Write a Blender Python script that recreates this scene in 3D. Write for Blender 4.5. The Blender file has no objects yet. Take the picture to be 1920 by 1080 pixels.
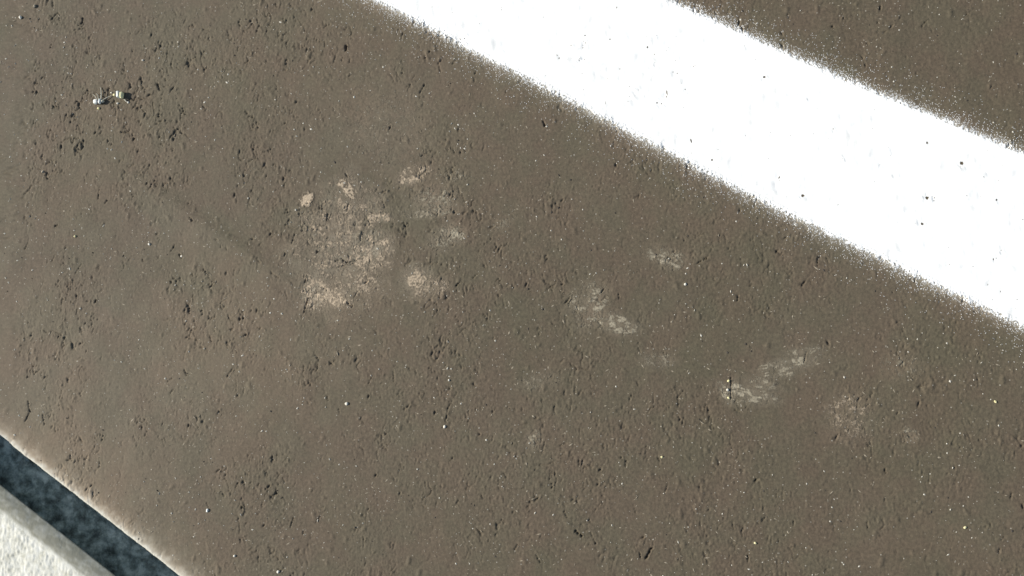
import bpy, math, random
import numpy as np
from mathutils import Vector, Matrix

# ------------------------------------------------------------------ camera
C = bpy.context.scene.collection
scene = bpy.context.scene
LENS = 35.0
W, H = 1920.0, 1080.0
F = LENS / 36.0 * W
DIST = 0.42e-3 * F
TAU = math.radians(12)
view = Vector((-math.sin(TAU) * 0.85, math.sin(TAU) * 0.53, -math.cos(TAU))).normalized()
cz = -view
cx = Vector((0, 1, 0)).cross(cz).normalized()
cy = cz.cross(cx)
CAM = -view * DIST
cd = bpy.data.cameras.new('camera'); cam = bpy.data.objects.new('camera', cd); C.objects.link(cam)
cd.lens = LENS; cd.sensor_width = 36; cd.clip_start = 0.01; cd.clip_end = 500
cam.matrix_world = Matrix.Translation(CAM) @ Matrix((cx, cy, cz)).transposed().to_4x4()
scene.camera = cam

# ------------------------------------------------------------------ light
EL = math.radians(34)
AZ = math.radians(-4)                     # the light travels towards +x, a little towards -y
travel = Vector((math.cos(AZ) * math.cos(EL), math.sin(AZ) * math.cos(EL), -math.sin(EL)))
world = bpy.data.worlds.new('World'); scene.world = world; world.use_nodes = True
nt = world.node_tree; bg = nt.nodes['Background']; bg.inputs['Strength'].default_value = 0.10
sky = nt.nodes.new('ShaderNodeTexSky'); sky.sky_type = 'NISHITA'; sky.sun_disc = False
sky.sun_elevation = EL
sky.sun_rotation = math.atan2(-travel.x, -travel.y)
nt.links.new(sky.outputs[0], bg.inputs[0])
sl = bpy.data.lights.new('sun', 'SUN'); sl.energy = 4.6; sl.angle = math.radians(0.55); sl.color = (1, 0.955, 0.87)
so = bpy.data.objects.new('sun', sl); C.objects.link(so)
so.rotation_euler = travel.to_track_quat('-Z', 'Y').to_euler(); so.location = (-2, 0, 2)
scene.view_settings.view_transform = 'Standard'; scene.view_settings.look = 'None'
scene.view_settings.gamma = 1; scene.view_settings.use_curve_mapping = False
scene.view_settings.exposure = 0.35

rng = np.random.default_rng(7); random.seed(7)

def P(px, py, z=0.0):
    """the point of the plane at height z seen at a place of the 1920x1080 photograph"""
    d = (cx * ((px - W / 2) / F) - cy * ((py - H / 2) / F) - cz)
    t = (z - CAM.z) / d.z
    return CAM + d * t
def px2(pts): return np.array([[P(a, b).x, P(a, b).y] for a, b in pts])
MM = 0.001
PX = 0.42e-3

# ------------------------------------------------------------------ noise
_lat = [np.random.default_rng(100 + i).random((257, 257)) for i in range(12)]
def vnoise(x, y, k=0):
    L = _lat[k % 12]
    xi = np.floor(x); yi = np.floor(y); fx = x - xi; fy = y - yi
    fx = fx * fx * fx * (fx * (fx * 6 - 15) + 10); fy = fy * fy * fy * (fy * (fy * 6 - 15) + 10)
    a = xi.astype(np.int64) & 255; b = yi.astype(np.int64) & 255
    a1 = (a + 1) & 255; b1 = (b + 1) & 255
    return (L[a, b] * (1 - fx) + L[a1, b] * fx) * (1 - fy) + (L[a, b1] * (1 - fx) + L[a1, b1] * fx) * fy
def fbm(x, y, k=0, n=4, g=0.5):
    s = 0; a = 1; t = 0
    for i in range(n):
        c, sn = math.cos(i * 1.1), math.sin(i * 1.1)
        s = s + a * vnoise((x * c - y * sn) * 2 ** i + 7.3 * i, (x * sn + y * c) * 2 ** i + 3.1 * i, k + i); t += a; a *= g
    return s / t

# ------------------------------------------------------------------ edges of the painted line and of the kerb
low_edge = px2([(-1500, -1120), (0, -365), (705, 0), (805, 50), (905, 105), (1005, 153), (1105, 206), (1160, 235), (1400, 361), (1522, 421), (1660, 487), (1767, 539), (1920, 611), (2300, 790), (3400, 1310)])
up_edge = px2([(-1500, -1190), (500, -350), (1256, 0), (1425, 77), (1540, 130), (1640, 173), (1740, 213), (1850, 259), (1920, 288), (2300, 445), (3400, 900)])
def line_d(poly, x, y):
    """height of a point over a polyline read as y(x), turned into a distance"""
    yy = np.interp(x, poly[:, 0], poly[:, 1]); 
    sl = np.gradient(poly[:, 1], poly[:, 0]); s = np.interp(x, poly[:, 0], sl)
    return (y - yy) / np.sqrt(1 + s * s)
ka = P(0, 820); kb = P(335, 1080)
KU = Vector((kb.x - ka.x, kb.y - ka.y, 0)).normalized(); KV = Vector((-KU.y, KU.x, 0))
if KV.y < 0: KV = -KV
def kuv(x, y): return (x - ka.x) * KU.x + (y - ka.y) * KU.y, (x - ka.x) * KV.x + (y - ka.y) * KV.y

# ------------------------------------------------------------------ relief of the asphalt
RS = 0.4 * MM; X0, X1, Y0, Y1 = -0.56, 0.56, -0.38, 0.38
gx = np.arange(X0, X1, RS); gy = np.arange(Y0, Y1, RS)
GX, GY = np.meshgrid(gx, gy, indexing='ij')
HM = (fbm(GX * 45, GY * 45, 0, 3) - 0.5) * 0.9 * MM
rough = np.clip((fbm(GX * 19 + 5, GY * 19, 6, 4, 0.6) - 0.44) * 6, 0, 1)     # rough patches and worn smooth ones
left = np.clip(0.62 - GX * 0.9, 0.35, 1)
HM += (fbm(GX * 260, GY * 200, 3, 2) - 0.5) * (0.06 + 0.22 * rough * left) * MM
HM += (fbm(GX * 1000, GY * 700, 5, 2) - 0.5) * (0.16 + 0.32 * rough) * MM
def torn(k, fx, fy, wd, cut, cutf, seed):
    """short curved tears and ridges: where a noise field crosses its middle, kept only in scraps"""
    n = fbm(GX * fx, GY * fy, k, 2); g = np.exp(-((n - 0.5) / wd) ** 2)
    return g * np.clip((fbm(GX * cutf + 3.3, GY * cutf * .8, seed, 2) - cut) * 9, 0, 1)
HM -= torn(2, 330, 170, 0.030, 0.62, 210, 7) * (0.25 + 0.75 * rough * left) * 1.25 * MM
HM -= torn(9, 190, 120, 0.022, 0.60, 120, 1) * (0.15 + 0.85 * rough * left) * 1.75 * MM
HM += torn(4, 300, 190, 0.040, 0.60, 240, 8) * (0.3 + 0.7 * rough * left) * 0.72 * MM
def stamp(x, y, a, b, th, h, power=2.0, rim=0.0):
    r = max(a, b) * 2.4
    i0, i1 = int((x - r - X0) / RS), int((x + r - X0) / RS) + 2
    j0, j1 = int((y - r - Y0) / RS), int((y + r - Y0) / RS) + 2
    if i0 < 0 or j0 < 0 or i1 >= HM.shape[0] or j1 >= HM.shape[1]: return
    dx = GX[i0:i1, j0:j1] - x; dy = GY[i0:i1, j0:j1] - y
    c, s = math.cos(th), math.sin(th)
    q = ((dx * c + dy * s) / a) ** 2 + ((-dx * s + dy * c) / b) ** 2
    e = np.exp(-q ** (power / 2))
    if rim: e = e - rim * np.exp(-(np.sqrt(q) - 1.5) ** 2 / 0.22) * np.clip(dx / b * 0.5 + 0.3, 0, 1)
    HM[i0:i1, j0:j1] += h * e
def rough_at(x, y):
    return rough[min(max(int((x - X0) / RS), 0), rough.shape[0] - 1), min(max(int((y - Y0) / RS), 0), rough.shape[1] - 1)]
for i in range(1700):                                                        # torn spots: handfuls of small nicks
    x = random.uniform(X0 + .02, X1 - .02); y = random.uniform(Y0 + .02, Y1 - .02)
    w = rough_at(x, y) * (1.0 if x < 0 else 0.85)
    if random.random() > 0.10 + 0.9 * w: continue
    big = random.random() ** 2
    th0 = math.radians(random.gauss(68, 25))
    for k in range(1 + int(random.random() ** 2 * 9)):
        ox, oy = random.gauss(0, 2.6) * MM * (0.5 + big), random.gauss(0, 3.4) * MM * (0.5 + big)
        s = random.random() ** 4
        b = (0.30 + 0.45 * s) * MM; a = b * random.uniform(1.2, 3.6)
        stamp(x + ox, y + oy, a, b, th0 + random.gauss(0, .4), -(0.38 + 1.2 * s) * MM, 2.2, 0.40)
for i in range(5200):                                                        # raised stones and crumbs
    x = random.uniform(X0 + .02, X1 - .02); y = random.uniform(Y0 + .02, Y1 - .02)
    w = rough_at(x, y)
    if random.random() > 0.35 + 0.65 * w * left[int((x - X0) / RS), 0]: continue
    s = random.random() ** 3
    b = (0.36 + 1.5 * s) * MM
    stamp(x, y, b * random.uniform(1, 2.2), b, math.radians(random.gauss(100, 35)), (0.20 + 0.42 * s) * MM, 3)
for i in range(1500):                                                        # half-bedded stones, torn free along one side
    x = random.uniform(X0 + .02, X1 - .02); y = random.uniform(Y0 + .02, Y1 - .02)
    if random.random() > 0.08 + 0.92 * rough_at(x, y) * left[int((x - X0) / RS), 0]: continue
    b = random.uniform(0.7, 1.9) * MM; th = math.radians(random.gauss(75, 35)); a = b * random.uniform(1, 1.6)
    sd = random.choice((1, 1, -1)); off = b * 1.05 * sd
    stamp(x, y, a, b, th, random.uniform(.2, .5) * MM, 4)
    stamp(x + math.sin(th) * off, y - math.cos(th) * off, a * .8, 0.36 * MM, th + random.gauss(0, .2), -random.uniform(.4, 1.1) * MM, 2.4)
def crack(pts, wd, dp):
    """a short torn groove or pit at photo pixels"""
    for (a, b), (c, d) in zip(pts[:-1], pts[1:]):
        n = max(1, int(math.hypot(c - a, d - b) / 2.5))
        for k in range(n + 1):
            t = k / n; q = P(a + (c - a) * t + random.uniform(-.7, .7), b + (d - b) * t + random.uniform(-.7, .7))
            stamp(q.x, q.y, wd * PX * random.uniform(.55, 1.15), wd * PX * random.uniform(.45, .8), random.uniform(.6, 2), -dp * MM * random.uniform(.6, 1.2), 2.4, 0.25)
crack([(649, 86), (649, 94)], 3.2, 2.2); crack([(643, 108), (641, 112)], 2, 1.6); crack([(657, 112), (656, 117)], 1.8, 1.6)
crack([(156, 34), (155, 42), (148, 47)], 2.6, 1.6); crack([(97, 84), (95, 88)], 2.2, 1.6); crack([(5, 136), (8, 141)], 2.4, 1.6)
crack([(296, 158), (299, 168)], 2.8, 1.8); crack([(320, 172), (326, 163)], 2, 1.2); crack([(228, 247), (243, 249)], 2.2, 1.8); crack([(252, 259), (249, 263)], 2.4, 1.8)
crack([(186, 355), (184, 372)], 1.5, 1.3); crack([(200, 376), (198, 380)], 2.2, 1.6); crack([(248, 364), (250, 368)], 2.3, 1.6)
crack([(15, 313), (10, 324), (3, 332)], 1.8, 1.4); crack([(62, 348), (47, 364)], 1.7, 1.2); crack([(104, 424), (107, 422)], 3, 1.6)
crack([(53, 456), (48, 466)], 1.9, 1.6); crack([(103, 478), (97, 492)], 1.4, 1.2); crack([(152, 496), (142, 512)], 1.6, 1.3)
crack([(328, 460), (322, 470)], 2, 1.6); crack([(337, 477), (341, 483)], 2.5, 1.9); crack([(356, 408), (360, 413)], 2.4, 1.6); crack([(267, 487), (268, 489)], 2, 1.5)
crack([(180, 562), (178, 567)], 2.6, 1.7); crack([(354, 578), (355, 587)], 2.6, 1.9); crack([(391, 592), (392, 598)], 2.4, 1.7); crack([(394, 630), (396, 640)], 1.8, 1.5)
crack([(346, 694), (350, 703)], 2.4, 1.7); crack([(316, 714), (322, 710)], 2, 1.5); crack([(326, 730), (320, 738)], 1.9, 1.6); crack([(436, 692), (426, 706)], 1.8, 1.5)
crack([(53, 752), (56, 772), (47, 790)], 1.9, 1.6); crack([(80, 778), (84, 797)], 1.9, 1.5); crack([(116, 732), (112, 748)], 1.4, 1.2)
crack([(508, 510), (522, 520)], 2, 1.4); crack([(552, 440), (548, 455)], 2, 1.2); crack([(628, 490), (640, 486), (650, 492), (668, 488)], 1.7, 1.5); crack([(636, 500), (664, 494)], 1.5, 1.3)
crack([(578, 560), (570, 585)], 2.2, 1.5); crack([(652, 568), (660, 574)], 2.4, 1.7); crack([(596, 402), (604, 404)], 2, 1.3); crack([(718, 378), (721, 390)], 1.7, 1.3)
crack([(862, 530), (856, 535)], 2.1, 1.8); crack([(895, 515), (888, 520)], 1.9, 1.5); crack([(790, 292), (800, 288)], 1.9, 1.3); crack([(908, 590), (915, 598)], 1.8, 1.3)
crack([(738, 696), (739, 716)], 1.3, 1.4); crack([(698, 706), (692, 718)], 1.6, 1.5); crack([(614, 744), (615, 750)], 1.8, 1.3); crack([(636, 768), (637, 775)], 1.8, 1.5)
crack([(848, 752), (840, 765), (836, 790)], 1.8, 1.5); crack([(816, 770), (815, 776)], 2, 1.6); crack([(628, 664), (628, 676), (608, 683)], 1.2, 1.2)
crack([(828, 113), (822, 118), (826, 134)], 1.8, 1.5); crack([(853, 113), (850, 119)], 1.8, 1.6); crack([(769, 159), (762, 164)], 1.6, 1.3); crack([(796, 158), (788, 174)], 1.9, 1.4)
crack([(893, 132), (891, 138)], 1.7, 1.5); crack([(950, 169), (948, 174)], 1.7, 1.4); crack([(1019, 228), (1022, 236)], 2.4, 1.6)
crack([(1652, 12), (1650, 17)], 2.4, 1.9); crack([(1562, 50), (1564, 52)], 2.2, 1.7); crack([(1626, 80), (1627, 82)], 2.4, 1.8); crack([(1738, 38), (1729, 50)], 1.5, 1.4); crack([(1747, 54), (1749, 59)], 1.5, 1.3); crack([(1812, 22), (1813, 26)], 1.6, 1.3); crack([(1478, 28), (1480, 32)], 1.9, 1.4)
crack([(1540, 478), (1533, 485), (1533, 498)], 1.5, 1.8); crack([(1550, 482), (1552, 488)], 1.5, 1.2); crack([(1326, 484), (1310, 492)], 1.8, 1.5); crack([(1510, 528), (1503, 536)], 1.9, 1.4)
crack([(1385, 555), (1383, 564)], 2, 1.5); crack([(1133, 542), (1128, 548)], 1.9, 1.5); crack([(1160, 550), (1161, 560)], 1.6, 1.5); crack([(1282, 732), (1271, 745), (1272, 762)], 1.4, 1.6)
crack([(1242, 660), (1250, 664)], 1.5, 1.3); crack([(1371, 708), (1371, 748)], 1.6, 1.7); crack([(1513, 660), (1508, 680)], 1.4, 1.3)
crack([(1080, 996), (1092, 1006)], 2.6, 1.9); crack([(1108, 1000), (1118, 1020)], 1.8, 1.4); crack([(1058, 958), (1063, 970)], 1.7, 1.4); crack([(1036, 882), (1035, 894)], 1.5, 1.5); crack([(1022, 828), (1016, 852)], 1.4, 1.3)
crack([(1222, 1028), (1212, 1046)], 2.8, 2.0); crack([(1200, 1036), (1201, 1046)], 1.7, 1.5); crack([(1402, 1042), (1403, 1052)], 2, 1.8); crack([(1374, 984), (1376, 992)], 1.7, 1.4); crack([(1251, 910), (1248, 922)], 1.5, 1.4)
crack([(970, 1022), (966, 1030)], 2, 1.5); crack([(1006, 1040), (1014, 1056)], 1.7, 1.4); crack([(1188, 948), (1192, 960)], 1.2, 1.2)
crack([(550, 972), (545, 988)], 1.8, 1.7); crack([(600, 968), (593, 980)], 1.5, 1.4); crack([(388, 944), (391, 950)], 1.9, 1.2); crack([(485, 908), (484, 914)], 1.8, 1.4); crack([(446, 905), (443, 913)], 1.7, 1.4); crack([(187, 866), (186, 876)], 1.8, 1.4)
crack([(1780, 800), (1785, 812)], 1.4, 1.4); crack([(1745, 885), (1742, 905)], 1.4, 1.3); crack([(1898, 925), (1895, 935)], 1.7, 1.4); crack([(1660, 880), (1661, 886)], 2, 1.7); crack([(1875, 1028), (1873, 1036)], 1.8, 1.5); crack([(1626, 980), (1628, 988)], 1.6, 1.3); crack([(1917, 945), (1919, 952)], 2.2, 1.8)

def sample(A, x, y):
    u = np.clip((x - X0) / RS, 0, A.shape[0] - 1.001); v = np.clip((y - Y0) / RS, 0, A.shape[1] - 1.001)
    i = u.astype(int); j = v.astype(int); fu = u - i; fv = v - j
    return (A[i, j] * (1 - fu) + A[i + 1, j] * fu) * (1 - fv) + (A[i, j + 1] * (1 - fu) + A[i + 1, j + 1] * fu) * fv
def height(x, y):
    x = np.asarray(x, float); y = np.asarray(y, float)
    m = np.clip(np.minimum(np.minimum(x - X0, X1 - x), np.minimum(y - Y0, Y1 - y)) / 0.05, 0, 1)
    return sample(HM, x, y) * m
def hz(x, y): return float(height(np.array([x]), np.array([y]))[0])

# ------------------------------------------------------------------ materials
def mat(name, rough=0.85, spec=0.3):
    m = bpy.data.materials.new(name); m.use_nodes = True
    n = m.node_tree.nodes; b = n['Principled BSDF']; b.inputs['Roughness'].default_value = rough
    b.inputs['Specular IOR Level'].default_value = spec
    return m, m.node_tree, b
def tc(nt): return nt.nodes.new('ShaderNodeNewGeometry').outputs['Position']
def noise(nt, vec, scale, detail=4, rough=0.6, mapping=None):
    if mapping:
        mp = nt.nodes.new('ShaderNodeMapping'); mp.inputs['Scale'].default_value = mapping; nt.links.new(vec, mp.inputs['Vector']); vec = mp.outputs[0]
    t = nt.nodes.new('ShaderNodeTexNoise'); t.inputs['Scale'].default_value = scale; t.inputs['Detail'].default_value = detail
    t.inputs['Roughness'].default_value = rough; nt.links.new(vec, t.inputs['Vector']); return t
def ramp(nt, fac, stops):
    r = nt.nodes.new('ShaderNodeValToRGB'); e = r.color_ramp.elements
    while len(e) < len(stops): e.new(0.5)
    for k, (p, c) in enumerate(stops):
        e[k].position = p; e[k].color = (c if isinstance(c, tuple) else (c, c, c)) + (1,)
    nt.links.new(fac, r.inputs[0]); return r.outputs[0]
def mix(nt, f, a, b, mode='MIX'):
    x = nt.nodes.new('ShaderNodeMix'); x.data_type = 'RGBA'; x.blend_type = mode
    for s, v in ((x.inputs[0], f), (x.inputs[6], a), (x.inputs[7], b)):
        if isinstance(v, (int, float)): s.default_value = v
        elif isinstance(v, tuple): s.default_value = v + (1,)
        else: nt.links.new(v, s)
    return x.outputs[2]
def bump(nt, b, h, dist, strength=1.0, prev=None):
    n = nt.nodes.new('ShaderNodeBump'); n.inputs['Strength'].default_value = strength; n.inputs['Distance'].default_value = dist
    nt.links.new(h, n.inputs['Height'])
    if prev: nt.links.new(prev, n.inputs['Normal'])
    nt.links.new(n.outputs[0], b.inputs['Normal']); return n.outputs[0]

def asphalt_mat():
    m, nt, b = mat('asphalt', 0.8, 0.35); v = tc(nt)
    tone = ramp(nt, noise(nt, v, 9, 3).outputs[0], [(0.35, (0.0885, 0.0715, 0.0460)), (0.5, (0.091, 0.072, 0.0465)), (0.65, (0.0855, 0.0705, 0.0440))])
    fine = ramp(nt, noise(nt, v, 420, 4, 0.7).outputs[0], [(0.25, 0.66), (0.5, 1.0), (0.75, 1.42)])
    c = mix(nt, 1.0, tone, fine, 'MULTIPLY')
    # mauve and olive blotches of old binder
    bl = ramp(nt, noise(nt, v, 28, 4).outputs[0], [(0.4, (1.04, 0.985, 0.985)), (0.6, (0.975, 1.01, 0.975))])
    c = mix(nt, 1.0, c, bl, 'MULTIPLY')
    # dust lies thicker on the kerb side of the lane
    at = nt.nodes.new('ShaderNodeAttribute'); at.attribute_name = 'dust'
    dc = ramp(nt, noise(nt, v, 7, 3).outputs[0], [(0.4, (0.34, 0.262, 0.175)), (0.6, (0.315, 0.27, 0.195))])
    c = mix(nt, at.outputs['Fac'], c, dc)
    al = nt.nodes.new('ShaderNodeAttribute'); al.attribute_name = 'lime_glow'      # cement slurry left on the lip; beside the line, paint mist and painted-in glow
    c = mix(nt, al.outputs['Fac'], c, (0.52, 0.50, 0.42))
    # pale mineral grains
    vo = nt.nodes.new('ShaderNodeTexVoronoi'); vo.inputs['Scale'].default_value = 420; nt.links.new(v, vo.inputs['Vector'])
    g = ramp(nt, vo.outputs['Distance'], [(0.0, 1.0), (0.16, 0.9), (0.24, 0.0)])
    pick = nt.nodes.new('ShaderNodeSeparateColor'); nt.links.new(vo.outputs['Color'], pick.inputs[0])
    pk = ramp(nt, pick.outputs[0], [(0.0, 0.0), (0.90, 0.0), (0.91, 0.5), (1.0, 0.9)])
    gm = mix(nt, 1.0, g, pk, 'MULTIPLY')
    c = mix(nt, gm, c, (0.36, 0.33, 0.27))
    nt.links.new(c, b.inputs['Base Color'])
    h = noise(nt, v, 950, 3, 0.65)
    bump(nt, b, h.outputs[0], 0.00035, 0.45)
    return m
def paint_mat():
    m, nt, b = mat('white_road_paint', 0.6, 0.4); v = tc(nt)
    c = ramp(nt, noise(nt, v, 40, 6, 0.7).outputs[0], [(0.3, (0.80, 0.795, 0.75)), (0.7, (0.84, 0.84, 0.815))])
    nt.links.new(c, b.inputs['Base Color']); bump(nt, b, noise(nt, v, 300, 3).outputs[0], 0.0003, 0.15); return m
def simple(name, c0, c1, scale=300, rough=0.8, bd=0.0002, spec=0.3):
    m, nt, b = mat(name, rough, spec); v = tc(nt)
    nt.links.new(ramp(nt, noise(nt, v, scale, 4).outputs[0], [(0.3, c0), (0.7, c1)]), b.inputs['Base Color'])
    bump(nt, b, noise(nt, v, scale * 2, 3).outputs[0], bd, 0.5); return m
def kerb_mat():
    m, nt, b = mat('rough_limewashed_concrete', 0.85, 0.25); v = tc(nt)
    c = ramp(nt, noise(nt, v, 180, 5, 0.65).outputs[0], [(0.32, (0.46, 0.45, 0.37)), (0.5, (0.60, 0.59, 0.51)), (0.7, (0.68, 0.675, 0.61))])
    at = nt.nodes.new('ShaderNodeAttribute'); at.attribute_name = 'nose_shade'
    c = mix(nt, at.outputs['Fac'], c, (0.27, 0.26, 0.20))  # shade on the rounded nose, mixed into the colour
    nt.links.new(c, b.inputs['Base Color'])
    h = noise(nt, v, 300, 3, 0.6, (2.2, 1.0, 1)); bump(nt, b, h.outputs[0], 0.0006, 0.35); return m
def gutter_mat():
    m, nt, b = mat('damp_mottled_concrete', 0.6, 0.4); v = tc(nt)
    c = ramp(nt, noise(nt, v, 75, 5, 0.7).outputs[0], [(0.36, (0.07, 0.088, 0.08)), (0.5, (0.24, 0.30, 0.275)), (0.64, (0.52, 0.60, 0.55))])
    nt.links.new(c, b.inputs['Base Color']); bump(nt, b, noise(nt, v, 260, 4).outputs[0], 0.0012, 0.6); return m
M_ASPHALT = asphalt_mat(); M_PAINT = paint_mat(); M_KERB = kerb_mat(); M_GUTTER = gutter_mat()
def dust_mat(name, thin, thick):
    """a dusty film: the thinner it lies the more of the asphalt's own colour it keeps"""
    m, nt, b = mat(name, 0.9, 0.2); v = tc(nt)
    at = nt.nodes.new('ShaderNodeAttribute'); at.attribute_name = 'cover'
    c = mix(nt, at.outputs['Fac'], thin, thick)
    nt.links.new(mix(nt, 1.0, c, ramp(nt, noise(nt, v, 600, 3).outputs[0], [(0.3, 0.8), (0.7, 1.2)]), 'MULTIPLY'), b.inputs['Base Color']); return m
M_DUST = dust_mat('chalky_dust', (0.108, 0.090, 0.065), (0.42, 0.335, 0.235))
M_DUST2 = dust_mat('pale_scuff', (0.104, 0.086, 0.059), (0.33, 0.29, 0.21))
M_TAN = simple('tan_stone', (0.26, 0.22, 0.16), (0.34, 0.29, 0.21), 500)
M_GRIT = simple('pale_grit', (0.38, 0.35, 0.28), (0.70, 0.66, 0.56), 700)
M_DGRIT = simple('dark_grit', (0.03, 0.026, 0.022), (0.07, 0.06, 0.05), 700)
M_PEB = simple('cream_stone', (0.58, 0.53, 0.42), (0.78, 0.74, 0.64), 600)
M_PEBY = simple('yellowish_stone', (0.62, 0.55, 0.28), (0.74, 0.68, 0.40), 600)
M_WHITE = simple('bleached_shell', (0.80, 0.80, 0.70), (0.84, 0.84, 0.80), 300)
M_YEL = simple('yellowed_shell', (0.72, 0.66, 0.34), (0.80, 0.76, 0.48), 300)
M_STALK = simple('dry_straw', (0.36, 0.34, 0.26), (0.55, 0.52, 0.42), 700)
M_DKSH = simple('dark_husk', (0.04, 0.03, 0.05), (0.07, 0.05, 0.06), 700)
M_CONC = simple('pavement_concrete', (0.50, 0.48, 0.42), (0.62, 0.60, 0.54), 60, 0.85, 0.0008)

# ------------------------------------------------------------------ mesh helpers
def link(name, me, m, parent=None):
    o = bpy.data.objects.new(name, me); C.objects.link(o)
    if m and not me.materials: me.materials.append(m)
    if parent: o.parent = parent
    return o
def fast_mesh(name, co, quads, smooth=True):
    me = bpy.data.meshes.new(name); co = np.ascontiguousarray(co, np.float32); q = np.ascontiguousarray(quads, np.int32)
    me.vertices.add(len(co)); me.vertices.foreach_set('co', co.ravel())
    k = q.shape[1]
    me.loops.add(q.size); me.loops.foreach_set('vertex_index', q.ravel())
    me.polygons.add(len(q)); me.polygons.foreach_set('loop_start', np.arange(0, q.size, k, dtype=np.int32))
    me.polygons.foreach_set('loop_total', np.full(len(q), k, np.int32))
    me.update(calc_edges=True)
    me.polygons.foreach_set('use_smooth', np.full(len(q), smooth, bool))
    return me
def grid_quads(nx, ny, keep=None):
    idx = np.arange(nx * ny).reshape(nx, ny)
    q = np.stack([idx[:-1, :-1], idx[1:, :-1], idx[1:, 1:], idx[:-1, 1:]], -1).reshape(-1, 4)
    if keep is not None: q = q[keep.reshape(-1)]
    return q
def compact(co, q):
    u, inv = np.unique(q, return_inverse=True)
    return co[u], inv.reshape(q.shape)
def set_attr(me, name, vals):
    a = me.attributes.new(name, 'FLOAT', 'POINT'); a.data.foreach_set('value', np.ascontiguousarray(vals, np.float32))
def tag(o, label=None, cat=None, group=None, kind=None):
    if label: o['label'] = label
    if cat: o['category'] = cat
    if group: o['group'] = group
    if kind: o['kind'] = kind
    return o
def spread(a, b, step, g, far):
    mid = np.arange(a, b + step / 2, step); ext = []; s = step; t = 0
    while t < far: s *= g; t += s; ext.append(t)
    ext = np.array(ext)
    return np.concatenate([(a - ext)[::-1], mid, mid[-1] + ext])

PAD = [(648, 470, 98, 122, 0, 0.33), (695, 470, 46, 34, -20, 0.50), (700, 495, 36, 16, 0, 0.30), (592, 550, 32, 30, 20, 0.62), (632, 560, 32, 22, 10, 0.66), (680, 535, 40, 22, 0, 0.36), (605, 480, 36, 50, 0, 0.30), (708, 408, 28, 9, 5, 0.5), (590, 405, 26, 22, 0, 0.34), (640, 415, 60, 30, 0, 0.25)]
TOES = [[(772, 328, 30, 17, -8, 0.34), (770, 339, 22, 7, 0, 0.62), (800, 318, 14, 7, -10, 0.34)],
        [(812, 375, 42, 24, 4, 0.32), (805, 399, 42, 8, -4, 0.42)],
        [(845, 442, 28, 18, 0, 0.56), (830, 454, 24, 18, 0, 0.3)],
        [(786, 530, 36, 26, 8, 0.58), (818, 538, 26, 15, 0, 0.38)]]
# scuffs: ellipses, material key, stroke scale, stroke slope, seed, label
SCUFFS = [
    ([(1105, 572, 40, 32, 25, 0.42), (1140, 602, 46, 16, 16, 0.55)], 2, (420, 700), -14, 21, 'pale slanting scuff right of the dusty print, brighter at its lower end'),
    ([(1248, 482, 38, 15, 10, 0.36), (1255, 494, 22, 9, 20, 0.42)], 2, (330, 800), -18, 22, 'faint streaky scuff nearest the white line'),
    ([(1482, 682, 50, 11, -10, 0.50), (1503, 660, 32, 8, -5, 0.32), (1458, 702, 36, 8, -6, 0.36)], 2, (300, 900), 9, 23, 'light scuff of thin strokes above right of the scraped pale patch'),
    ([(1400, 738, 50, 14, 14, 0.46), (1374, 735, 18, 18, 0, 0.42), (1432, 722, 34, 11, 15, 0.34)], 2, (300, 900), -14, 24, 'scraped pale patch beside a short dark upright groove'),
    ([(1592, 775, 42, 36, 20, 0.24)], 1, (600, 700), 0, 25, 'faint pinkish scuff right of the scraped pale patch'),
    ([(1690, 690, 34, 20, 0, 0.17)], 2, (600, 700), 0, 35, 'faintest scuff furthest right, close below the white line'),
    ([(1001, 824, 15, 16, 0, 0.5)], 2, (600, 600), 0, 26, 'small round pale spot low in the middle of the asphalt'),
    ([(1708, 818, 11, 10, 0, 0.4), (1702, 808, 8, 7, 0, 0.3)], 2, (600, 600), 0, 27, 'tiny whitish scuff right of the pinkish one'),
    ([(942, 418, 26, 11, -30, 0.24)], 2, (400, 700), 20, 28, 'very faint slanted scuff right of the dusty print'),
    ([(850, 330, 32, 11, 0, 0.2)], 2, (400, 700), 0, 38, 'very faint flat scuff right of the uppermost spot of the print'),
    ([(720, 235, 85, 60, 20, 0.13), (740, 285, 80, 35, 0, 0.12)], 2, (500, 600), 0, 29, 'wide faint veil of pale dust above the dusty print'),
    ([(1008, 716, 34, 13, -10, 0.2)], 2, (400, 600), 0, 30, 'faint short scuff below and left of the slanting scuff'),
    ([(1235, 675, 30, 13, 0, 0.24)], 2, (400, 600), 0, 39, 'faint short scuff below and right of the slanting scuff')]
def blob(x, y, e, soft=1.0, wob=0.7):
    q = P(e[0], e[1]); rr = max(e[2], e[3]) * PX * 1.3 * (1.3 + wob * 0.5)
    out = np.zeros_like(x); m = (np.abs(x - q.x) < rr) & (np.abs(y - q.y) < rr)
    if m.any(): out[m] = blob_(x[m], y[m], e, soft, wob)
    return out
def blob_(x, y, e, soft, wob):
    ex, ey, ra, rb, th = e[:5]; q = P(ex, ey)
    dx = (x - q.x) / PX; dy = -(y - q.y) / PX; c, sn = math.cos(math.radians(th)), math.sin(math.radians(th))
    d = np.sqrt(((dx * c + dy * sn) / ra) ** 2 + ((-dx * sn + dy * c) / rb) ** 2) + (fbm(x * 60 + ex, y * 60, 3, 4) - 0.5) * wob
    return np.clip(1.3 - d, 0, 1) ** soft
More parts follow.
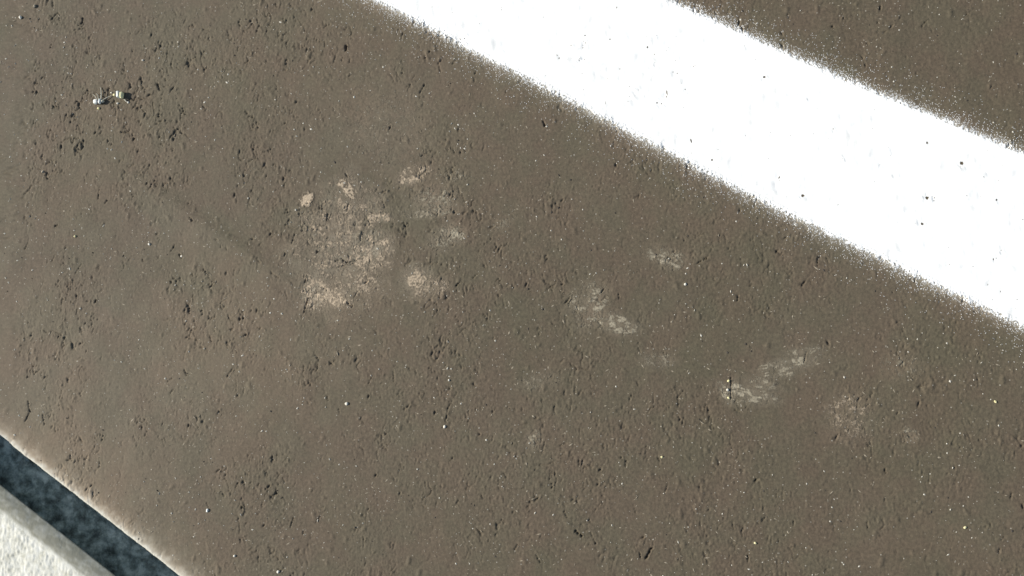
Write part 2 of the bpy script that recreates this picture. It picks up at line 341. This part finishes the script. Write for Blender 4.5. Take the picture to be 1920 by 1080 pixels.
# ------------------------------------------------------------------ road surface: one sheet, fine where it is looked at
xs = spread(-0.43, 0.43, 0.68 * MM, 1.13, 60); ys = spread(-0.255, 0.255, 0.68 * MM, 1.13, 60)
AX, AY = np.meshgrid(xs, ys, indexing='ij')
Z = height(AX, AY)
u, v = kuv(AX, AY)
wob = (fbm(u * 110, v * 0 + 2, 2, 4) - 0.5) * 1.0 * MM
ve = v + wob
R = 3.2 * MM                                                  # worn rounded shoulder, then a steep broken edge
t = np.clip(-(ve - R * 0.8) / R, 0, 1)
Z = Z - t ** 2 * 2.0 * MM - np.clip(-ve / (2.6 * MM), 0, 1) * 29 * MM
cell = 0.25 * (ve[:-1, :-1] + ve[1:, :-1] + ve[1:, 1:] + ve[:-1, 1:])
keep = cell > -4.5 * MM
# where the sheet gets coarse its rim is pulled onto the kerb line instead
EDGE = 1.8 * MM
out = (AX < -0.435) | (AX > 0.435) | (AY < -0.26) | (AY > 0.26)
oc = out[:-1, :-1] | out[1:, :-1] | out[1:, 1:] | out[:-1, 1:]
anyin = (v[:-1, :-1] > EDGE) | (v[1:, :-1] > EDGE) | (v[1:, 1:] > EDGE) | (v[:-1, 1:] > EDGE)
keep = np.where(oc, anyin, keep)
sh = np.where(out & (v < EDGE), EDGE - v, 0)
AX = AX + sh * KV.x; AY = AY + sh * KV.y
Z = np.where(out & (v < 8 * MM), 0, Z)
co = np.stack([AX, AY, Z], -1).reshape(-1, 3)
me = fast_mesh('road_surface', *compact(co, grid_quads(len(xs), len(ys), keep)))
# dust: thick at the kerb side and on the worn lip, thinning out across the lane
vc = np.empty(len(me.vertices) * 3, np.float32); me.vertices.foreach_get('co', vc); vc = vc.reshape(-1, 3)
uu, vv = kuv(vc[:, 0], vc[:, 1])
n1 = fbm(vc[:, 0] * 14, vc[:, 1] * 14, 4, 4); n2 = fbm(vc[:, 0] * 260, vc[:, 1] * 260, 8, 2)
vx, vy = vc[:, 0], vc[:, 1]
side = 1 / (1 + np.exp((vx + 0.08 - 0.35 * vy) / 0.12))
n3 = fbm(vx * 45, vy * 30, 10, 4)
dust = 0.008 + 0.062 * side * (0.5 + n1)
# broad patches where dust has settled or been swept off
for e, am in (((400, 690, 330, 210, -25), .085), ((60, 640, 200, 230, 0), .065), ((150, 900, 280, 170, 35), .08), ((740, 240, 130, 90, 15), .055), ((320, 120, 260, 120, 0), .012), ((1650, 720, 260, 170, 20), .022), ((900, 820, 220, 120, 0), .012), ((1780, 1000, 220, 110, 0), .03), ((230, 480, 240, 110, 0), -.03), ((960, 560, 160, 240, 20), -.02)):
    dust = dust + am * blob(vx, vy, e, 1.4, 1.0) * (0.6 + 0.8 * n3)
# an old seam: the lane below left of it holds more dust, the seam itself is dark
A_ = P(330, 385); B_ = P(545, 530); sd_ = Vector((B_.x - A_.x, B_.y - A_.y)).normalized()
al_ = (vx - A_.x) * sd_.x + (vy - A_.y) * sd_.y; pe_ = (vx - A_.x) * sd_.y - (vy - A_.y) * sd_.x
seam_on = 1 / (1 + np.exp(-(al_ + .02) / .01)) / (1 + np.exp((al_ - .105) / .01))
dust = dust + seam_on * (0.09 / (1 + np.exp(pe_ / (-2.5 * MM))) * np.exp(-np.clip(pe_, 0, 9) / .06) - 0.08 * np.exp(-((pe_ + 4 * MM) / (4.5 * MM)) ** 2))
st_ = np.zeros_like(vx)
for e in PAD: st_ = np.maximum(st_, e[5] * 1.15 * blob(vx, vy, e, 1.0, 1.1))
for am_, l_ in [(0.85, t) for t in TOES] + [(0.52, q[0]) for q in SCUFFS]:
    for e in l_: st_ = np.maximum(st_, e[5] * am_ * blob(vx, vy, (e[0], e[1], e[2] * 1.15, e[3] * 1.3, e[4]), 1.1))
dust = dust + st_ * (0.35 + 1.3 * n2)
dust = np.clip(dust, 0.0, 1)
fine_ = np.clip((0.47 - np.abs(vx)) / .03, 0, 1) * np.clip((0.29 - np.abs(vy)) / .03, 0, 1)
lip = np.exp(-(np.clip(vv, 0, 1) / (4.2 * MM)) ** 1.0)
dust = dust + lip * (0.9 + 1.6 * n2) + 0.14 * np.exp(-np.clip(vv, 0, 1) / (22 * MM))
dl = -line_d(low_edge, vc[:, 0], vc[:, 1]); du = line_d(up_edge, vc[:, 0], vc[:, 1])      # paint mist beside the line
dust = dust + 0.36 * np.exp(-np.abs(dl) / (4 * MM)) * (0.2 + 1.6 * n2) + 0.30 * np.exp(-np.abs(du) / (3.2 * MM)) * (0.2 + 1.6 * n2) + 0.06 * np.exp(-np.abs(dl) / (18 * MM)) + 0.05 * np.exp(-np.abs(du) / (14 * MM))
set_attr(me, 'dust', np.clip(np.where(fine_ > 0, dust, 0.03), 0, 1))
lime_glow = np.exp(-(np.clip(vv - 0.0008, 0, 1) / (2.2 * MM))) * (0.6 + 1.2 * n2) + np.exp(-np.clip(vv, 0, 1) / (6 * MM)) * np.clip(n2 - 0.45, 0, 1) * 1.2
lime_glow = lime_glow + 0.55 * np.exp(-np.abs(dl) / (2.4 * MM)) * (0.3 + 1.3 * n2) + 0.42 * np.exp(-np.abs(du) / (2.0 * MM)) * (0.3 + 1.3 * n2)  # paint mist, with the bright line's glow put into the colour
set_attr(me, 'lime_glow', np.clip(lime_glow * fine_, 0, 1))
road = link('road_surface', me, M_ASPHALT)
tag(road, 'weathered brown-grey asphalt with small pits', kind='structure')

# ------------------------------------------------------------------ gutter groove, kerb and pavement, swept along the kerb
us = spread(-0.16, 0.42, 1.0 * MM, 1.14, 60)
def sweep(name, vs, zfun, m, keepfun=None):
    U, V = np.meshgrid(us, vs, indexing='ij'); Zs = zfun(U, V)
    X = ka.x + U * KU.x + V * KV.x; Y = ka.y + U * KU.y + V * KV.y
    me = fast_mesh(name, np.stack([X, Y, Zs], -1).reshape(-1, 3), grid_quads(len(us), len(vs)))
    return me, U, V
GZ = -28 * MM
me, _, _ = sweep('broken_edge', np.array([-1.0, 2.0]) * MM, lambda U, V: np.where(V < 0, GZ - 2 * MM, -1.6 * MM), M_ASPHALT)
if me.polygons[0].normal.z < 0: me.flip_normals()
link('broken_edge', me, M_ASPHALT, road)
vs = np.arange(-50 * MM, 3 * MM, 1.0 * MM)
me, _, _ = sweep('gutter', vs, lambda U, V: GZ + (fbm(U * 110, V * 110, 1, 4) - 0.5) * 4 * MM + np.clip((V + 16 * MM) / (14 * MM), 0, 1) ** 1.5 * 13 * MM, M_GUTTER)
if me.polygons[0].normal.z < 0: me.flip_normals()
tag(link('gutter', me, M_GUTTER), 'dark mottled groove between asphalt and kerb', kind='structure')

KT = 13 * MM                                   # kerb top over the asphalt
q0 = P(0, 911, 0); q0 = P(89, 979, KT * 0.5); _, vk = kuv(q0.x, q0.y)      # foot of the kerb face
q1 = P(74, 1018, KT); _, vt = kuv(q1.x, q1.y)                              # where the rough top starts
NB = 22
prof_v = []; prof_z = []
wv = vk - vt
for k in range(6):
    prof_v.append(vk - 18 * MM * (1 - k / 5) ** 0.8)     # the kerb is hollowed out under its nose
    prof_z.append(GZ - 3 * MM + (KT * 0.5 + 3 * MM - GZ) * k / 5)
zb = prof_z[-1]; vb = prof_v[-1]
for k in range(1, NB + 1):
    a = k / NB * math.pi / 2
    w_ = k / NB; prof_v.append(vb - (vb - vt) * w_); prof_z.append(zb + (KT - zb) * (1 - (1 - w_) ** 1.7))
n0 = len(prof_v)
top = np.concatenate([np.arange(0.9 * MM, 75 * MM, 0.9 * MM), [85 * MM, 100 * MM, 125 * MM]])
for d in top: prof_v.append(vt - d); prof_z.append(KT)
prof_v = np.array(prof_v); prof_z = np.array(prof_z)
U, K = np.meshgrid(us, np.arange(len(prof_v)), indexing='ij'); Vv = prof_v[K]; Zz = prof_z[K].copy()
X = ka.x + U * KU.x + Vv * KV.x; Y = ka.y + U * KU.y + Vv * KV.y
tf = np.clip((K - n0 + 2) / 5, 0, 1)
near = np.clip((0.6 - np.abs(U - 0.13)) / 0.2, 0, 1)
rg = fbm(X * 760, Y * 330, 2, 3) - 0.5
Zz += (tf * rg * 1.25 * MM + tf * (fbm(X * 90, Y * 90, 5, 3) - 0.5) * 1.6 * MM) * near + (fbm(U * 140, K * 0.15, 7, 3) - 0.5) * 0.5 * MM
me = fast_mesh('kerb', np.stack([X, Y, Zz], -1).reshape(-1, 3), grid_quads(len(us), len(prof_v)))
me.flip_normals() if me.polygons[len(me.polygons) - 5].normal.z < 0 else None
nose_shade = np.clip(np.clip(1 - (K - n0 + 5) / 4, 0, 1) * 0.9 + (fbm(U * 160, K * 0.25, 3, 4) - 0.5) * 1.0 * (K < n0 + 2), 0, 1)  # greys the nose that turns from the sun: shade painted in
set_attr(me, 'nose_shade', nose_shade.reshape(-1))
tag(link('kerb', me, M_KERB), 'rough white kerb with a rounded edge shaded grey in its colour', kind='structure')
ve_ = prof_v[-1]
me, _, _ = sweep('pavement', ve_ - np.array([60, 20, 6, 2, 1, .5, .2, .05, -0.002])[:, ], lambda U, V: U * 0 + KT - 3 * MM, M_CONC)
if me.polygons[0].normal.z < 0: me.flip_normals()
tag(link('pavement', me, M_CONC), 'pale concrete pavement behind the kerb', kind='structure')

# ------------------------------------------------------------------ the painted line
gxs = np.concatenate([np.arange(-3, -0.5, 0.02), np.arange(-0.5, 0.56, 1.6 * MM), np.arange(0.56, 3, 0.02)])
lo = np.interp(gxs, low_edge[:, 0], low_edge[:, 1]); hi = np.interp(gxs, up_edge[:, 0], up_edge[:, 1])
ok = (gxs > low_edge[0, 0] + .01) & (gxs < low_edge[-1, 0] - .01) & (gxs > up_edge[0, 0] + .01) & (gxs < up_edge[-1, 0] - .01)
gxs, lo, hi = gxs[ok], lo[ok], hi[ok]
T = np.linspace(0, 1, 70); INS = 1.2 * MM
CX = gxs[:, None] + T[None] * 0; CY = (lo + INS)[:, None] * (1 - T) + (hi - INS)[:, None] * T
def paint_z(x, y):
    s = 1.2 * MM
    h = (height(x, y) * 2 + height(x + s, y) + height(x - s, y) + height(x, y + s) + height(x, y - s)) / 6
    return np.maximum(h, height(x, y)) + 0.30 * MM
CZ = paint_z(CX, CY)
holes = [(1433, 145, 3.5), (1243, 274, 4), (1335, 300, 3), (1505, 367, 4.5), (1803, 306, 5), (1738, 268, 3.2), (1738, 371, 4.5), (1729, 420, 3.8), (1868, 375, 2.6), (1097, 67, 2.2), (1144, 74, 2.2), (1214, 89, 2.8), (1232, 193, 2.2), (1240, 195, 2.0), (871, 72, 1.8), (1409, 64, 1.5), (1562, 242, 1.5), (1845, 332, 1.5), (1285, 168, 1.5)]
for _ in range(45):
    hx = random.uniform(720, 1915); t_ = random.uniform(.06, .94)
    holes.append((hx, (0.505 * (hx - 705) - 2) * t_ + (0.434 * (hx - 1256) + 4) * (1 - t_), random.uniform(.7, 1.25)))
hp = [(P(a, b), r * PX * 0.62) for a, b, r in holes if b > -5]
core = fast_mesh('white_line', np.stack([CX, CY, CZ], -1).reshape(-1, 3), grid_quads(len(gxs), len(T)))
# pits that the paint did not fill: punched through the film
import bmesh
bm = bmesh.new(); bm.from_mesh(core); bm.faces.ensure_lookup_table()
for q, r in hp:
    near_f = [f for f in bm.faces if abs(f.calc_center_median().x - q.x) < r + 2.5 * MM and abs(f.calc_center_median().y - q.y) < r + 2.5 * MM]
    if not near_f: continue
    edges = list({e for f in near_f for e in f.edges})
    bmesh.ops.subdivide_edges(bm, edges=edges, cuts=3, use_grid_fill=True)
    kill = [f for f in bm.faces if (f.calc_center_median().xy - q.xy).length < r * random.uniform(.85, 1.15)]
    bmesh.ops.delete(bm, geom=kill, context='FACES')
bm.to_mesh(core); bm.free()
line = link('white_line', core, M_PAINT)
tag(line, 'broad white painted road line with fuzzy sprayed edges', kind='structure')
# ragged border of the film and the overspray beyond it
def border(poly, sign, seed, reach):
    r = np.random.default_rng(seed); st = 0.34 * MM
    bx = np.arange(-0.46, 0.52, st); dd = np.arange(-reach, 3.0 * MM, st)
    sl = np.gradient(poly[:, 1], poly[:, 0]); py = np.interp(bx, poly[:, 0], poly[:, 1]); s = np.interp(bx, poly[:, 0], sl)
    cs = 1 / np.sqrt(1 + s * s)
    BX = bx[:, None] + dd[None] * 0; BY = py[:, None] + sign * dd[None] / cs[:, None]
    wav = (fbm(bx * 90, bx * 0 + seed, seed, 4)[:, None] - 0.5) * 2.2 * MM
    d = dd[None] + wav
    p = 1 / (1 + np.exp(-(d + 0.6 * MM) / (0.9 * MM))) + 0.40 * np.exp(np.minimum(d, 0) / (3.0 * MM)) + 0.035 * np.exp(np.minimum(d, 0) / (11 * MM))
    streak = fbm(BX * 1000, BY * 620, seed + 2, 3)
    p = p * np.clip((streak - 0.25) * 3.2, 0.1, 1.8)
    p = np.where(d > 1.2 * MM, 1, p)
    p[bx < -0.4] *= 1
    BZ = height(BX, BY) + 0.16 * MM + 0.3 * MM * np.clip(p, 0, 1)
    keep = (r.random(p.shape) < p)[:-1, :-1]
    return compact(np.stack([BX, BY, BZ], -1).reshape(-1, 3), grid_quads(len(bx), len(dd), keep))
for poly, sign, seed, reach in ((low_edge, 1, 1, 30 * MM), (up_edge, -1, 2, 26 * MM)):
    c, q = border(poly, sign, seed, reach)
    me = fast_mesh('overspray', c, q)
    o = link('overspray', me, M_PAINT, line); o['kind'] = 'stuff'

# ------------------------------------------------------------------ dusty marks on the asphalt: thin crumbly films
def film(name, ells, m, parent=None, seed=0, st=0.32 * MM, lift=0.14 * MM, streak=(800, 800), slope=0):
    """ells: (px, py, radius x, radius y, turn in degrees, cover) in photo pixels"""
    r = np.random.default_rng(seed)
    x0 = min(e[0] - 1.5 * max(e[2], e[3]) for e in ells); x1 = max(e[0] + 1.5 * max(e[2], e[3]) for e in ells)
    y0 = min(e[1] - 1.5 * max(e[2], e[3]) for e in ells); y1 = max(e[1] + 1.5 * max(e[2], e[3]) for e in ells)
    a = P(x0, y1); b = P(x1, y0)
    fx = np.arange(a.x - .01, b.x + .01, st); fy = np.arange(a.y - .01, b.y + .01, st); FX, FY = np.meshgrid(fx, fy, indexing='ij')
    p = np.zeros_like(FX)
    for e in ells: p = np.maximum(p, e[5] * np.clip(blob(FX, FY, e, 1.0, 0.8) * 1.5, 0, 1) * np.clip((fbm(FX * 230, FY * 230, seed + 1, 3) - 0.28) * 3.4, 0.15, 1.3))
    sa, ca_ = math.sin(math.radians(slope)), math.cos(math.radians(slope))
    g = fbm((FX * ca_ + FY * sa) * streak[0], (-FX * sa + FY * ca_) * streak[1], seed + 3, 3)
    p = p * np.clip((g - 0.2) * 2.7, 0, 1.7)
    hh = height(FX, FY)
    keep = (r.random(p.shape) < p * 2.3)[:-1, :-1]
    c, q = compact(np.stack([FX, FY, hh + lift, np.clip(0.12 + p * 0.95 * r.uniform(0.35, 1.65, p.shape), 0.05, 1)], -1).reshape(-1, 4), grid_quads(len(fx), len(fy), keep))
    me = fast_mesh(name, c[:, :3], q); set_attr(me, 'cover', c[:, 3])
    return link(name, me, m, parent)
def empty(name, loc):
    o = bpy.data.objects.new(name, None); C.objects.link(o); o.location = loc; o.empty_display_size = 0.01; return o
def keep_world(ch, par):
    ch.parent = par; ch.matrix_parent_inverse = Matrix.Translation(-par.location)
pr = empty('dusty_print', P(700, 450))
tag(pr, 'large pale dusty print, a broad pad with four smaller spots to its right', 'print')
pads = [film('pad', PAD, M_DUST, seed=11),
        film('crust', [(577, 371, 11, 17, 30, 1.5)], M_DUST, seed=12, lift=0.35 * MM),
        film('crust', [(650, 352, 9, 24, -35, 1.1), (641, 342, 12, 7, 0, 0.7), (620, 345, 6, 8, 0, 0.5)], M_DUST, seed=13, lift=0.3 * MM, streak=(700, 1000), slope=-55)]
for k, (e, m_) in enumerate(zip(TOES, (M_DUST, M_DUST2, M_DUST2, M_DUST))): pads.append(film('toe', e, m_, seed=14 + k))
for o in pads: keep_world(o, pr)
pads[0]['label'] = 'broad crumbly pad with pinkish dust thickest at its lower edge'
pads[1]['label'] = 'solid cream crust at the pad corner'; pads[2]['label'] = 'streaky cream crust above the pad'
for o, l in zip(pads[3:], ('uppermost spot, bright along its lower rim', 'faint wide spot with a light lower rim', 'small grey spot furthest right', 'lowest spot, the brightest of the four')): o['label'] = l
SM = 'pale scuffs on the asphalt'
for ells, mk, st, sp, seed, lab in SCUFFS:
    o = film('scuff_mark', ells, M_DUST if mk == 1 else M_DUST2, seed=seed, streak=st, slope=sp); tag(o, lab, 'scuff mark', SM)

# ------------------------------------------------------------------ stones
def stone(name, px, py, rx, ry, rz, m, seed, parent=None, turn=0.0, box=0.0, sink=0.25, zoff=0.0, sub=2):
    q = P(px, py); r = random.Random(seed); bm = bmesh.new()
    if box: 
        bmesh.ops.create_cube(bm, size=1.55); bmesh.ops.bevel(bm, geom=bm.edges[:], offset=box, segments=1, affect='EDGES')
    else: bmesh.ops.create_icosphere(bm, subdivisions=sub, radius=1)
    for v in bm.verts:
        v.co *= 1 + r.uniform(-.13, .13)
        v.co.x *= rx * PX; v.co.y *= ry * PX; v.co.z *= rz * PX
    bmesh.ops.rotate(bm, verts=bm.verts, cent=(0, 0, 0), matrix=Matrix.Rotation(math.radians(turn), 3, 'Z'))
    me = bpy.data.meshes.new(name); bm.to_mesh(me); bm.free()
    o = link(name, me, m); o.location = (q.x, q.y, hz(q.x, q.y) + rz * PX * (1 - sink * 2) + zoff)
    if parent: 
        bpy.context.view_layer.update(); keep_world(o, parent)
    return o
PB = 'loose pebbles on the asphalt'
for i, (px, py, r, m, lab) in enumerate([
    (1285, 533, 3.6, M_PEB, 'bright cream pebble under the faint streaky scuff near the line'),
    (650, 757, 4.2, M_PEB, 'white pebble with a dark shadow, below the dusty print'),
    (834, 800, 3.8, M_PEB, 'cream pebble at the end of a dark crack below the middle'),
    (842, 713, 3.0, M_PEB, 'small elongated white pebble above the middle crack'),
    (1241, 857, 3.2, M_PEBY, 'yellowish pebble low right of the small round pale spot'),
    (1416, 1018, 3.4, M_PEBY, 'bright yellowish pebble near the bottom edge'),
    (1366, 714, 3.6, M_PEBY, 'yellowish pebble, uppermost of three beside the upright groove'),
    (1364, 731, 3.8, M_PEB, 'cream pebble, middle one of three beside the upright groove'),
    (1366, 746, 3.4, M_PEBY, 'yellowish pebble, lowest of three beside the upright groove'),
    (39, 33, 5.0, M_PEB, 'cream pebble in the upper left corner'),
    (268, 113, 3.0, M_PEB, 'small white pebble above the right bleached scrap'),
    (66, 12, 4.8, M_TAN, 'dull tan pebble at the top left edge'),
    (280, 458, 3.6, M_PEB, 'flat cream pebble left of the dusty print'),
    (141, 443, 3.6, M_PEBY, 'yellowish pebble far left of the dusty print'),
    (80, 322, 4.0, M_TAN, 'tan pebble among the rough pits at the left edge'),
    (522, 1072, 4.0, M_PEB, 'white pebble at the bottom edge right of the groove'),
    (1809, 989, 3.2, M_PEBY, 'slim yellow pebble in the lower right'),
    (389, 957, 4.2, M_WHITE, 'white flake at the foot of a dark hole near the groove'),
    (440, 1042, 3.6, M_PEB, 'white pebble between bottom edge and dark hole'),
    (340, 480, 3.2, M_PEB, 'small bright pebble beside a dark pit left of the print'),
    (1866, 753, 3.0, M_PEBY, 'small yellow pebble under the end of the white line'),
    ]):
    r *= 0.8
    o = stone('pebble', px, py, r * random.uniform(.8, 1.15), r * random.uniform(.65, .95), r * .75, m, 40 + i, turn=random.uniform(0, 180)); tag(o, lab, 'pebble', PB)

# a great many grains of grit
def grit(n, m, seed, rmin, rmax, flat, name, label, stretch=1.0):
    r = np.random.default_rng(seed)
    base = np.array([(1, 0, 0), (0, 1, 0), (-1, 0, 0), (0, -1, 0), (0, 0, 1), (0, 0, -1)], float)
    tri = np.array([(0, 1, 4), (1, 2, 4), (2, 3, 4), (3, 0, 4), (1, 0, 5), (2, 1, 5), (3, 2, 5), (0, 3, 5)])
    x = r.uniform(-.5, .5, n * 4); y = r.uniform(-.33, .33, n * 4); _, v = kuv(x, y)
    cl = fbm(x * 22, y * 22, seed, 3)
    ok = (v > 3 * MM) & (r.random(n * 4) < np.clip((cl - 0.36) * 4, 0.1, 1)) & ((line_d(low_edge, x, y) < 0) | (line_d(up_edge, x, y) > 0))
    x, y = x[ok][:n], y[ok][:n]; n = len(x)
    s = (rmin + (rmax - rmin) * r.random(n) ** 4) * MM
    sc = np.stack([s * r.uniform(.8, 1.7, n), s * r.uniform(.6, 1.1, n), s * flat * r.uniform(.6, 1, n)], -1)
    a = r.uniform(0, 3.14, n); ca, sa = np.cos(a), np.sin(a)
    sc[:, 0] *= stretch
    p = base[None] * (1 + r.uniform(-.3, .3, (n, 6, 1))) * sc[:, None]
    px_ = p[..., 0] * ca[:, None] - p[..., 1] * sa[:, None] + x[:, None]; py_ = p[..., 0] * sa[:, None] + p[..., 1] * ca[:, None] + y[:, None]
    pz_ = p[..., 2] + (height(x, y) + 0.3 * sc[:, 2])[:, None]
    me = fast_mesh(name, np.stack([px_, py_, pz_], -1).reshape(-1, 3), (tri[None] + 6 * np.arange(n)[:, None, None]).reshape(-1, 3), False)
    o = link(name, me, m); tag(o, label, name.replace('_', ' '), kind='stuff')
grit(3600, M_GRIT, 5, 0.22, 0.85, 0.8, 'pale_grit', 'fine pale grit scattered over the asphalt')
grit(3600, M_TAN, 9, 0.24, 0.6, 0.5, 'tan_chaff', 'short tan flecks and fibres strewn over the asphalt', 2.4)
grit(900, M_DGRIT, 6, 0.3, 0.9, 0.8, 'dark_grit', 'fine dark grit scattered over the asphalt')

# ------------------------------------------------------------------ two bleached scraps with dry stalks, upper left
def stalk(pts, w, parent, m=M_STALK, name='stalk'):
    """pts: (photo x, photo y, height in mm)"""
    vs = []; fs = []; n = 6
    P3 = [P(a, b) + Vector((0, 0, h * MM)) for a, b, h in pts]
    P3 = [Vector((p.x, p.y, p.z + hz(p.x, p.y))) for p in P3]
    for i, p in enumerate(P3):
        d = (P3[min(i + 1, len(P3) - 1)] - P3[max(i - 1, 0)]).normalized(); s1 = d.cross(Vector((0, 0, 1))).normalized(); s2 = d.cross(s1)
        rr = w * PX * (1 - 0.5 * i / (len(P3) - 1))
        for k in range(n): a = 2 * math.pi * k / n; vs.append(p + s1 * math.cos(a) * rr + s2 * math.sin(a) * rr)
    for i in range(len(P3) - 1):
        for k in range(n): fs.append((i * n + k, i * n + (k + 1) % n, (i + 1) * n + (k + 1) % n, (i + 1) * n + k))
    fs.append(tuple(range(n))[::-1]); fs.append(tuple((len(P3) - 1) * n + k for k in range(n)))
    me = bpy.data.meshes.new(name); me.from_pydata(vs, [], fs); o = link(name, me, m); bpy.context.view_layer.update(); keep_world(o, parent); return o
s1 = empty('bleached_scrap', P(186, 192)); tag(s1, 'split white scrap with thin dry stalks sticking out above it', 'scrap', 'bleached scraps on the asphalt')
stone('lobe', 181.5, 192, 5.4, 6.0, 5.0, M_WHITE, 1, s1, 5, box=.35, sink=.1)
stone('lobe', 190.3, 191.5, 3.0, 6.2, 5.4, M_WHITE, 2, s1, -8, box=.35, sink=.05)
stone('husk', 186.6, 192, 1.3, 5.4, 3.6, M_DKSH, 3, s1, 0, sink=.1)
stone('husk', 195.0, 191.0, 3.0, 3.2, 4.6, M_STALK, 4, s1, 0, sink=.0)
stalk([(185, 189, 2.2), (182, 182, 3), (178, 179, 3.2)], 1.1, s1)
stalk([(188, 188, 2.2), (187, 180, 3), (184, 177, 3.4)], 1.0, s1)
stalk([(192, 189, 2.2), (193.5, 182, 3), (193.5, 175, 3.0)], 1.3, s1)
stalk([(190, 182, .8), (191, 172, 1.2), (189, 164, .8)], 1.2, s1)
stalk([(193, 190, 1.8), (201, 185, 1.8), (210, 180, 1.0)], 1.1, s1)
s2 = empty('bleached_scrap', P(228, 180)); tag(s2, 'upright blocky white scrap with a yellowed side and a strong shadow', 'scrap', 'bleached scraps on the asphalt')
stone('chip', 225.8, 179, 3.2, 8.8, 7.5, M_WHITE, 6, s2, 3, box=.25, sink=.0)
stone('chip', 230.8, 180.3, 3.6, 8.6, 7.0, M_YEL, 7, s2, -2, box=.25, sink=.0)['label'] = 'yellowed half'
stone('husk', 220.5, 179, 3.2, 3.0, 2.4, M_DKSH, 8, s2, 0, sink=.2)
stalk([(234, 187, 1.0), (238, 191, 1.0), (241, 193, .5)], 1.3, s2)
for px, py, r, m, lab in ((215.2, 178.5, 3.4, M_PEBY, 'yellowish crumb between the two bleached scraps'), (185.3, 203.6, 3.0, M_PEBY, 'yellowish crumb just below the split scrap'), (221, 194, 2.4, M_PEB, 'tiny crumb below left of the blocky scrap'), (240.5, 192, 2.6, M_PEB, 'tiny crumb below right of the blocky scrap'), (209, 174, 2.0, M_PEB, 'tiny crumb above the stem between the scraps')):
    o = stone('crumb', px, py, r, r * .85, r * .8, m, int(px)); tag(o, lab, 'crumb', 'crumbs round the bleached scraps')
